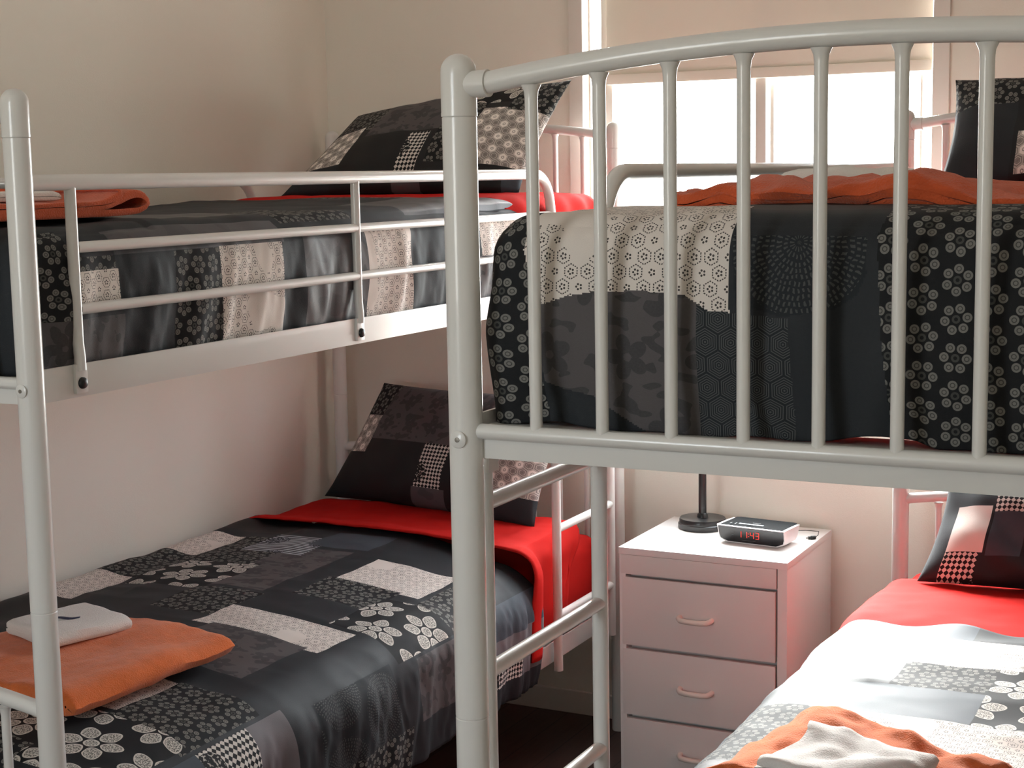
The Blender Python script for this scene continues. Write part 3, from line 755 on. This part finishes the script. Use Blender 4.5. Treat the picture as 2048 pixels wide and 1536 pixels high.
pillow([(.832, 1.600, 1.330), (1.450, 1.580, 1.330), (1.452, 1.715, 1.545), (.840, 1.725, 1.548)],
       'dark patchwork pillow standing upright by the window on the upper bed',
       [(0, .22, .66, 1, 'small'), (.22, .30, .68, 1, 'small'), (0, .22, 0, .66, 'char'), (.235, .5, .06, .38, 'hexgrey'), (.27, .5, .55, 1, 'grey'), (.6, 1, .5, 1, 'big')], 5.1, base='black', T=.12, wr=.017)
pillow([(.812, 1.575, .552), (1.450, 1.560, .552), (1.448, 1.700, .775), (.848, 1.715, .768)],
       'black and white patchwork pillow on the lower bed beside the white drawers',
       [(.02, .17, .0, .22, 'check'), (.06, .18, .22, .60, 'cream'), (.0, .06, 0, .6, 'char'), (.19, .55, .55, .95, 'check'), (.0, .19, .60, 1, 'char'), (.19, .3, .2, .55, 'slate')], 7.7, base='black', T=.13, wr=.017)

# ------------------------------------------------------------------ towels
def folded(name, origin, rz, wd, dp, path, th, mat, label, cat, group, seed, amp=.004, round_=.02, parent=None, warp=None):
    """ribbon of cloth of thickness th following path (x, z), extruded dp deep along local y"""
    pts = [Vector((x, 0, z)) for x, z in path]; fine = []
    # resample with catmull-rom
    for i in range(len(pts) - 1):
        p0, p1, p2, p3 = pts[max(i - 1, 0)], pts[i], pts[i + 1], pts[min(i + 2, len(pts) - 1)]
        m = max(2, int((p2 - p1).length / .008))
        for k in range(m):
            t = k / m
            fine.append(.5 * ((2 * p1) + (p2 - p0) * t + (2 * p0 - 5 * p1 + 4 * p2 - p3) * t * t + (3 * p1 - p0 - 3 * p2 + p3) * t ** 3))
    fine.append(pts[-1]); n = len(fine); nd = max(8, int(dp / .010)); rot = Matrix.Rotation(rz, 3, 'Z'); org = Vector(origin)
    ring = []
    for i, p in enumerate(fine):
        tg = (fine[min(i + 1, n - 1)] - fine[max(i - 1, 0)]).normalized(); nn = Vector((-tg.z, 0, tg.x)); e = th / 2
        if i in (0, n - 1): e *= .6
        ring.append((p + nn * e, p - nn * e))
    prof = [a for a, b in ring] + [b for a, b in reversed(ring)]; m = len(prof)
    vs = []; fs = []; zmid = (min(q.z for q in prof) + max(q.z for q in prof)) * .42
    vlist = sorted({0, 1, *[i / nd for i in range(nd + 1)], *[round_ * q / dp for q in (.08, .25, .5, .75)], *[1 - round_ * q / dp for q in (.08, .25, .5, .75)]}); nd = len(vlist) - 1
    for j in range(nd + 1):
        v = vlist[j]
        for q in prof:
            k = min(v, 1 - v) * dp; sh = 1 - (1 - sm(0, round_, k)) * .0
            p = Vector((q.x, (v - .5) * dp, q.z))
            if warp: p = p + warp(p)
            d = amp * noise.noise(Vector((p.x * 16 + seed, p.y * 16, p.z * 10))) + amp * .5 * noise.noise(Vector((p.x * 45, p.y * 45 + seed, p.z * 45)))
            zf = min(1, max(0, p.z / .02))
            p = p + Vector((noise.noise(Vector((p.y * 18 + seed, p.z * 22, 1))) * amp, noise.noise(Vector((p.x * 18, p.z * 22, seed))) * amp * (1.5 if abs(v - .5) > .3 else .3), d * zf))
            if k < round_:
                f = math.sqrt(max(0, 1 - (1 - k / round_) ** 2)); p.z = zmid + (p.z - zmid) * (.66 + .34 * f)
            vs.append(org + rot @ p)
    for j in range(nd):
        for i in range(m):
            i2 = (i + 1) % m; fs.append((j * m + i, j * m + i2, (j + 1) * m + i2, (j + 1) * m + i))
    # end faces as strips across the ribbon
    for base_, rev in ((0, False), (nd * m, True)):
        for i in range(n - 1):
            f = (base_ + i, base_ + i + 1, base_ + m - 2 - i, base_ + m - 1 - i); fs.append(f[::-1] if rev else f)
    o = obj(name, MB().add(vs, fs), mat, parent, origin, angle=60)
    if label: tag(o, label, cat, group)
    return o
def zigzag(w, layers, gap, lean=.006):
    """path of a strip folded layers times, first layer on the bed"""
    pts = []
    for k in range(layers):
        z = gap * (k + .55); a, b = (-w / 2 + lean * k, w / 2 - lean * k) if k % 2 == 0 else (w / 2 - lean * k, -w / 2 + lean * k)
        for i in range(7): pts.append((a + (b - a) * i / 6, z))
        if k < layers - 1:
            s = 1 if b > 0 else -1; pts.append((b + s * gap * .42, z + gap * .5))
    return pts
g_t = 'folded towels'
# orange towel with white face cloth on the lower bed by the side wall
def w1(p):
    k = min(1, p.z / .03)
    return Vector((.010 * noise.noise(Vector((p.y * 7, 1, 2))), 0, .010 * noise.noise(Vector((p.x * 8, p.y * 8, 4))) * k - .003 * k * sm(.02, .18, p.x)))
po1 = [(-.17, .036), (-.02, .036), (.10, .035), (.172, .034), (.190, .0235), (.172, .0125), (.10, .0125), (-.05, .0125), (-.18, .0125)]
folded('bath_towel', (-.345, .415, .560), -.06, .36, .37, po1, .0225, M['orange'],
       'folded orange bath towel under a white face cloth on the shaded lower bed', 'towel', g_t, 3.3, .005, round_=.020, warp=w1)
fc = thing('face_cloth', (-.392, .462, .606), 'folded white face cloth with navy print on the orange towel of the shaded bed', 'face cloth')
folded('cloth', (0, 0, 0), -.30, .15, .155, [(-.068, .0225), (0, .0225), (.066, .0215), (.074, .0155), (.064, .0085), (0, .0082), (-.07, .0082)], .0140, M['white_terry'], None, None, None, 8.1, .003, round_=.014, parent=fc)
b = MB(); vs = []; fs = []
for j in range(4):
    for i in range(11):
        vs.append((-.024 + .048 * i / 10, (-.006 + .012 * j / 3) * (1 - .6 * abs(i / 5 - 1) ** 2), .0312 + .0012 * math.sin(i * .7)))
for j in range(3):
    for i in range(10): a = j * 11 + i; fs.append((a, a + 1, a + 12, a + 11))
b.add(vs, fs); po = obj('printed_tag', b, M['navy'], fc); po.location = (.006, -.012, 0); po.rotation_euler = (0, 0, .5); po['label'] = 'navy printed mark'
md = po.modifiers.new('thickness', 'SOLIDIFY'); md.thickness = .001

# upper bed by the side wall
pp = [(-.17, .0060), (0, .0060), (.10, .0066), (.150, .0095), (.168, .020), (.160, .033), (.142, .0385), (.122, .033), (.095, .023), (.05, .0150), (-.08, .0140), (-.155, .0142), (-.168, .0185), (-.155, .0228), (-.05, .0228), (.05, .0235), (.085, .030), (.108, .0385), (.100, .0440)]
folded('bath_towel', (-.262, .232, 1.3215), PI / 2, .34, .28, pp, .0072, M['rust'], 'flat folded rust orange towel on the upper bed along the side wall', 'towel', g_t, 6.2, .002, round_=.003)
folded('hand_towel', (-.250, .185, 1.3485), PI / 2 - .1, .15, .15, zigzag(.15, 2, .0080, .003), .0070, M['white_terry'], 'small pale towel on the flat rust towel of the upper bed by the side wall', 'towel', g_t, 2.2, .002, round_=.008)

# upper bed next to the drawers: tumbled rust towel and a white one behind it
def w2(p):
    k = min(1, max(0, p.z / .014))
    return Vector((.012 * noise.noise(Vector((p.y * 9, p.z * 40, 3))), .016 * noise.noise(Vector((p.x * 9, p.z * 50, 7))) * k,
                   k * (.012 * noise.noise(Vector((p.x * 8 + 2, p.y * 9, 1))) + .010 * noise.noise(Vector((p.x * 20, p.y * 20, 5))) - .016 * sm(.05, .24, p.x) - .009 * sm(-.15, -.24, p.x) + .003)))
pt = zigzag(.42, 3, .0115, .004)
folded('bath_towel', (1.098, .150, 1.3245), -.10, .46, .26, pt, .0102, M['rust'], 'tumbled rust orange towel on top of the upper bed next to the window', 'towel', g_t, 9.9, .009, warp=w2)
def w5(p): return Vector((0, .01 * noise.noise(Vector((p.x * 15, p.z * 50, 7))), min(1, max(0, p.z / .01)) * (-.014 * sm(-.01, .09, p.x) - .008 * sm(-.05, -.1, p.x) + .007 * noise.noise(Vector((p.x * 24, p.y * 20, 2))))))
folded('hand_towel', (1.010, .330, 1.336), -.10, .20, .12, zigzag(.165, 3, .0135, .003), .0122, M['white_terry'], 'crumpled white towel beside the tumbled rust towel by the window', 'towel', g_t, 4.7, .006, warp=w5)

# lower bed next to the drawers
def w3(p):
    k = min(1, p.z / .02)
    return Vector((.010 * noise.noise(Vector((p.y * 12, p.z * 40, 3))), .012 * noise.noise(Vector((p.x * 10, p.z * 40, 7))) * k,
                   k * (.014 * math.exp(-(((p.x + .09) / .06) ** 2 + ((p.y - .10) / .07) ** 2)) - .010 * sm(-.10, -.17, p.x) + .016 * noise.noise(Vector((p.x * 9 + 5, p.y * 9, 1))) + .010 * noise.noise(Vector((p.x * 22, p.y * 22, 5))))))
folded('bath_towel', (.985, .455, .564), -.28, .26, .27, zigzag(.32, 3, .0115, .004), .0115, M['orange'], 'sunlit rumpled orange towel on the lower bed beside the white drawers', 'towel', g_t, 12.4, .008, warp=w3)
folded('hand_towel', (.985, .385, .608), -.22, .2, .16, zigzag(.17, 2, .0090, .004), .0078, M['white_terry'], 'crumpled white towel lying on the sunlit orange towel of the lower bed', 'towel', g_t, 15.4, .008, warp=w3)

# ------------------------------------------------------------------ drawers
DX0, DX1, DY0, DY1, DZ = .1275, .5195, 1.656, 2.004, .542
ch = thing('chest_of_drawers', ((DX0 + DX1) / 2, (DY0 + DY1) / 2, 0), 'white bedside chest of drawers below the window between the bunk beds', 'drawers')
o3 = ch.location
obj('top_panel', MB().box(DX0, DX1, DY0, DY1, DZ - .0155, DZ, bev=.0012), M['white_lam'], ch, o3)
b = MB(); t = .0165
b.box(DX0 + .001, DX0 + t, DY0 + .002, DY1, 0, DZ - .0155, bev=.0008); b.box(DX1 - t - .006, DX1 - .001, DY0 + .002, DY1, 0, DZ - .0155, bev=.0008)
b.box(DX0 + t, DX1 - t - .006, DY1 - .008, DY1 - .002, 0, DZ - .0155); b.box(DX0 + t, DX1 - t - .006, DY0 + .012, DY1 - .008, .010, .02)
b.box(DX0 + t, DX1 - t - .006, DY0 + .034, DY0 + .036, .012, .481)
obj('carcass', b, M['white_lam'], ch, o3)
obj('fascia', MB().box(DX0 + .006, DX1 - t - .0085, DY0 + .0005, DY0 + .012, .4815, DZ - .016, bev=.001), M['drawer_lam'], ch, o3)
for zt, zb in ((.4745, .3175), (.3085, .1545), (.1455, .012)):
    b = MB().box(DX0 + .008, DX1 - t - .0105, DY0 + .001, DY0 + .016, zb, zt, bev=.0015)
    d = obj('drawer', b, M['drawer_lam'], ch, o3); zc = (zt + zb) / 2; xc = .311
    h = MB(); pts = [(xc - .037, DY0 + .004, zc), (xc - .0365, DY0 - .010, zc - .001), (xc - .031, DY0 - .0165, zc - .003), (xc - .018, DY0 - .0185, zc - .004), (xc, DY0 - .019, zc - .004),
                     (xc + .018, DY0 - .0185, zc - .004), (xc + .031, DY0 - .0165, zc - .003), (xc + .0365, DY0 - .010, zc - .001), (xc + .037, DY0 + .004, zc)]
    h.tube(pts, .0060, 14); obj('handle', h, M['handle'], d, o3)

# ------------------------------------------------------------------ lamp
lx, ly = .2345, 1.912
lp = thing('desk_lamp', (lx, ly, DZ), 'black desk lamp with round base at the back of the white drawers', 'lamp'); o3 = lp.location
obj('lamp_base', MB().lathe([(.0001, DZ), (.0568, DZ), (.0578, DZ + .003), (.0575, DZ + .012), (.0550, DZ + .0138), (.0548, DZ + .0215), (.0530, DZ + .0245), (.030, DZ + .0255), (.0001, DZ + .026)], 48, (lx, ly, 0)), M['black_metal'], lp, o3)
pts = [(lx, ly, DZ + .018), (lx, ly, DZ + .12), (lx, ly, DZ + .20), (lx + .002, ly - .008, DZ + .245), (lx + .006, ly - .035, DZ + .275), (lx + .010, ly - .065, DZ + .280)]
obj('stem', MB().tube(pts, .0092, 18), M['black_metal'], lp, o3)
obj('stem_collar', MB().lathe([(.0001, DZ + .024), (.0135, DZ + .024), (.0125, DZ + .033), (.0094, DZ + .036), (.0001, DZ + .036)], 24, (lx, ly, 0)), M['black_metal'], lp, o3)
sh = MB(); pr = [(.0001, .062), (.014, .061), (.018, .052), (.030, .038), (.042, .014), (.046, 0), (.0445, 0), (.040, .013), (.028, .036), (.016, .050), (.0001, .052)]
sh.lathe([(r, z) for r, z in pr], 32, (lx + .016, ly - .10, DZ + .235)); obj('lamp_shade', sh, M['black_metal'], lp, o3)

# ------------------------------------------------------------------ clock radio
ck = thing('clock_radio', (.402, 1.826, DZ), 'white and black clock radio with red digits on the white drawers', 'clock radio', None, -.115); 
w, d, h = .166, .098, .0415
# local frame: x across, -y front
def side_prof(inset, y_in):
    # outline in (x, z) of the front: top wide, lower corners rounded inwards
    pts = [(-w / 2, h)]
    pts += [(-w / 2 + .001, h * .45), (-w / 2 + .004, h * .2), (-w / 2 + .012, .004), (-w / 2 + .022, .0)]
    pts += [(w / 2 - .022, 0), (w / 2 - .012, .004), (w / 2 - .004, h * .2), (w / 2 - .001, h * .45), (w / 2, h)]
    c = Vector((0, h * .52))
    return [(p[0] * (1 - inset / (w / 2)), c.y + (p[1] - c.y) * (1 - inset / (h * .52))) for p in pts]
def loft(mb, rings, mi=0, close=True):
    n = len(rings[0]); vs = [p for r in rings for p in r]; fs = []
    for i in range(len(rings) - 1):
        for k in range(n):
            k2 = (k + 1) % n; fs.append((i * n + k, i * n + k2, (i + 1) * n + k2, (i + 1) * n + k))
    if close: fs.append(tuple(range(n - 1, -1, -1))); fs.append(tuple(range((len(rings) - 1) * n, len(rings) * n)))
    return mb.add(vs, fs, mi)
def sec(y, inset=0, sq=1.0, drop=0):
    return [(x * sq, y + (.010 * (1 - z / h) if y < 0 else -.018 * (1 - z / h)), z - drop * (z / h)) for x, z in side_prof(inset, 0)]
b = MB(); loft(b, [sec(-d / 2, .003), sec(-d / 2 - .001, .0012), sec(-d / 2 + .002), sec(0, 0, 1.0), sec(d / 2 - .012, 0, .985, .001), sec(d / 2, .004, .965, .002)])
obj('housing', b, M['clock_white'], ck, angle=35)
b = MB(); fr = [(x, -d / 2 + .010 * (1 - z / h) - .0016, z) for x, z in side_prof(.0036, 0)]; bk = [(x, y + .002, z) for x, y, z in fr]
loft(b, [bk, fr]); fp = obj('front_panel', b, M['clock_black'], ck, angle=30); fp['label'] = 'glossy black front panel'
b = MB(); tp = []
for a, bb in ((-.076, -d / 2 + .003), (.076, -d / 2 + .003), (.0745, d / 2 - .010), (.066, d / 2 - .005), (-.066, d / 2 - .005), (-.0745, d / 2 - .010)): tp.append((a, bb, h - .0008))
loft(b, [tp, [(x, y, h + .0006) for x, y, z in tp]]); tpn = obj('top_panel', b, M['clock_top'], ck, angle=30); tpn['label'] = 'dark grey top panel'
obj('snooze_bar', MB().box(-.038, .022, -.030, -.022, h + .0003, h + .0022, bev=.0007), M['silver'], ck)
for x in (-.058, -.046):
    obj('button', MB().box(x - .0012, x + .0012, -.032, -.020, h + .0003, h + .0014, bev=.0004), M['pale_print'], ck)
obj('maker_mark', MB().box(-.014, .006, -.006, -.0035, h + .0004, h + .0009), M['pale_print'], ck)
# seven segment digits
SEG = {'1': 'bc', '4': 'fgbc', '3': 'abgcd'}
def digit(mb, ch_, x, z, dw=.0078, dh=.0150, s=.0019):
    y = -d / 2 + .010 * (1 - .5) - .0036
    sl = .0012
    loc = {'a': (dw, s, 0, dh / 2), 'g': (dw, s, 0, 0), 'd': (dw, s, 0, -dh / 2), 'b': (s, dh / 2, dw / 2, dh / 4), 'c': (s, dh / 2, dw / 2, -dh / 4), 'f': (s, dh / 2, -dw / 2, dh / 4), 'e': (s, dh / 2, -dw / 2, -dh / 4)}
    for c in SEG[ch_]:
        ww, hh, ox, oz = loc[c]; o = len(mb.v)
        mb.box(x + ox - ww / 2 + .0002, x + ox + ww / 2 - .0002, 0, .0012, z + oz - hh / 2 + .0003, z + oz + hh / 2 - .0003)
        for v in mb.v[o:]:
            v.x += (v.z - z) * .10; v.y += -d / 2 + .010 * (1 - v.z / h) - .0027
b = MB(); zc = h * .56
for c, x in (('1', -.0275), ('1', -.0135), ('4', .0030), ('3', .0155)): digit(b, c, x, zc)
for dz in (-.0032, .0032):
    o = len(b.v); b.box(-.0062, -.0043, 0, .0012, zc + dz - .0009, zc + dz + .0009)
    for v in b.v[o:]: v.y += -d / 2 + .010 * (1 - v.z / h) - .0027
dg = obj('digits', b, M['led'], ck, smooth=False); dg['label'] = 'red lit digits 11:43'
b = MB(); o = 0
for dz in (-.003, .003): b.box(-.0475, -.0425, 0, .0006, zc + dz - .0007, zc + dz + .0007)
b.box(-.022, .010, 0, .0005, h * .22, h * .22 + .0008)
for v in b.v: v.y += -d / 2 + .010 * (1 - v.z / h) - .0021
obj('panel_print', b, M['pale_print'], ck, smooth=False)

# ------------------------------------------------------------------ small plug with its wire
pl = thing('aerial_plug', (.505, 1.893, DZ), 'small black plug on a thin wire at the corner of the white drawers', 'plug')
o3 = pl.location
ax = Vector((.013, .012, 0)); a0 = Vector((.498, 1.885, DZ + .0042))
b = MB().tube([a0, a0 + ax * .35, a0 + ax * .4, a0 + ax], [.0034, .0034, .0042, .0040], 14); obj('plug_body', b, M['black_plastic'], pl, o3)
obj('pin', MB().tube([a0 - ax * .3, a0], .0014, 10), M['steel'], pl, o3)
e = a0 + ax
obj('wire', MB().tube([e, e + Vector((.004, .008, .004)), (.511, 1.925, DZ + .012), (.495, 1.950, DZ + .006), (.470, 1.962, DZ + .003), (.445, 1.950, DZ + .003), (.428, 1.915, DZ + .004), (.420, 1.885, DZ + .010), (.418, 1.872, DZ + .014)], .0009, 8), M['black_plastic'], pl, o3)

# ------------------------------------------------------------------ light
wd_ = bpy.data.worlds.new('overcast_sky'); scene.world = wd_; wd_.use_nodes = True; t = wd_.node_tree
bg = t.nodes['Background']; bg.inputs['Strength'].default_value = 1.0
_tc = t.nodes.new('ShaderNodeTexCoord'); _sp = t.nodes.new('ShaderNodeSeparateXYZ'); t.links.new(_tc.outputs['Generated'], _sp.inputs[0])
_mr = t.nodes.new('ShaderNodeMapRange'); _mr.interpolation_type = 'SMOOTHSTEP'; _mr.inputs['From Min'].default_value = -.02; _mr.inputs['From Max'].default_value = .12
t.links.new(_sp.outputs[2], _mr.inputs['Value'])
_mx = t.nodes.new('ShaderNodeMix'); _mx.data_type = 'RGBA'; _mx.clamp_result = False; t.links.new(_mr.outputs[0], _mx.inputs['Factor'])
_mx.inputs['A'].default_value = (13.2, 12.8, 12.0, 1); _mx.inputs['B'].default_value = (14.6, 15.6, 16.8, 1)
t.links.new(_mx.outputs['Result'], bg.inputs['Color'])
def sun(direction, strength, angle, col):
    l = bpy.data.lights.new('hazy_sun', 'SUN'); l.energy = strength; l.angle = math.radians(angle); l.color = col
    o = bpy.data.objects.new('hazy_sun', l); COL.objects.link(o)
    o.rotation_euler = Vector(direction).to_track_quat('-Z', 'Y').to_euler(); o.location = (-2, 6, 5)
sun((.42, -.86, -.70), 62.0, 48, (1.0, .98, .95))
def portal(x0, x1, z0, z1, y, face):
    l = bpy.data.lights.new('window_portal', 'AREA'); l.shape = 'RECTANGLE'; l.size = x1 - x0; l.size_y = z1 - z0; l.cycles.is_portal = True
    o = bpy.data.objects.new('window_portal', l); COL.objects.link(o); o.location = ((x0 + x1) / 2, y, (z0 + z1) / 2)
    o.rotation_euler = Vector((0, face, 0)).to_track_quat('-Z', 'Z').to_euler()
portal(WX0, WX1, WZ0, 1.62, YF + T + .01, -1)
portal(RX0, RX1, RZ0, RZ1, YR - T - .01, 1)

# ------------------------------------------------------------------ camera
cam = bpy.data.cameras.new('camera'); co = bpy.data.objects.new('camera', cam); COL.objects.link(co)
cam.sensor_width = 36; cam.lens = 3162.4 / 2048 * 36; cam.clip_start = .05
rx = Vector((0.89222125, 0.4512434, -0.01790606)); uy = Vector((-0.04323842, 0.12482702, 0.99123592)); bz = Vector((0.44952383, -0.88362753, 0.13088438))
mt = Matrix((rx, uy, bz)).transposed().to_4x4(); mt.translation = (1.4973, -1.5497, 1.3751); co.matrix_world = mt
scene.camera = co

scene.view_settings.view_transform = 'Standard'; scene.view_settings.look = 'None'; scene.view_settings.gamma = 1
scene.view_settings.use_curve_mapping = False; scene.view_settings.exposure = 0
scene.cycles.use_denoising = True
scene.cycles.max_bounces = 9; scene.cycles.diffuse_bounces = 6; scene.cycles.transparent_max_bounces = 16
scene.cycles.sample_clamp_indirect = 8
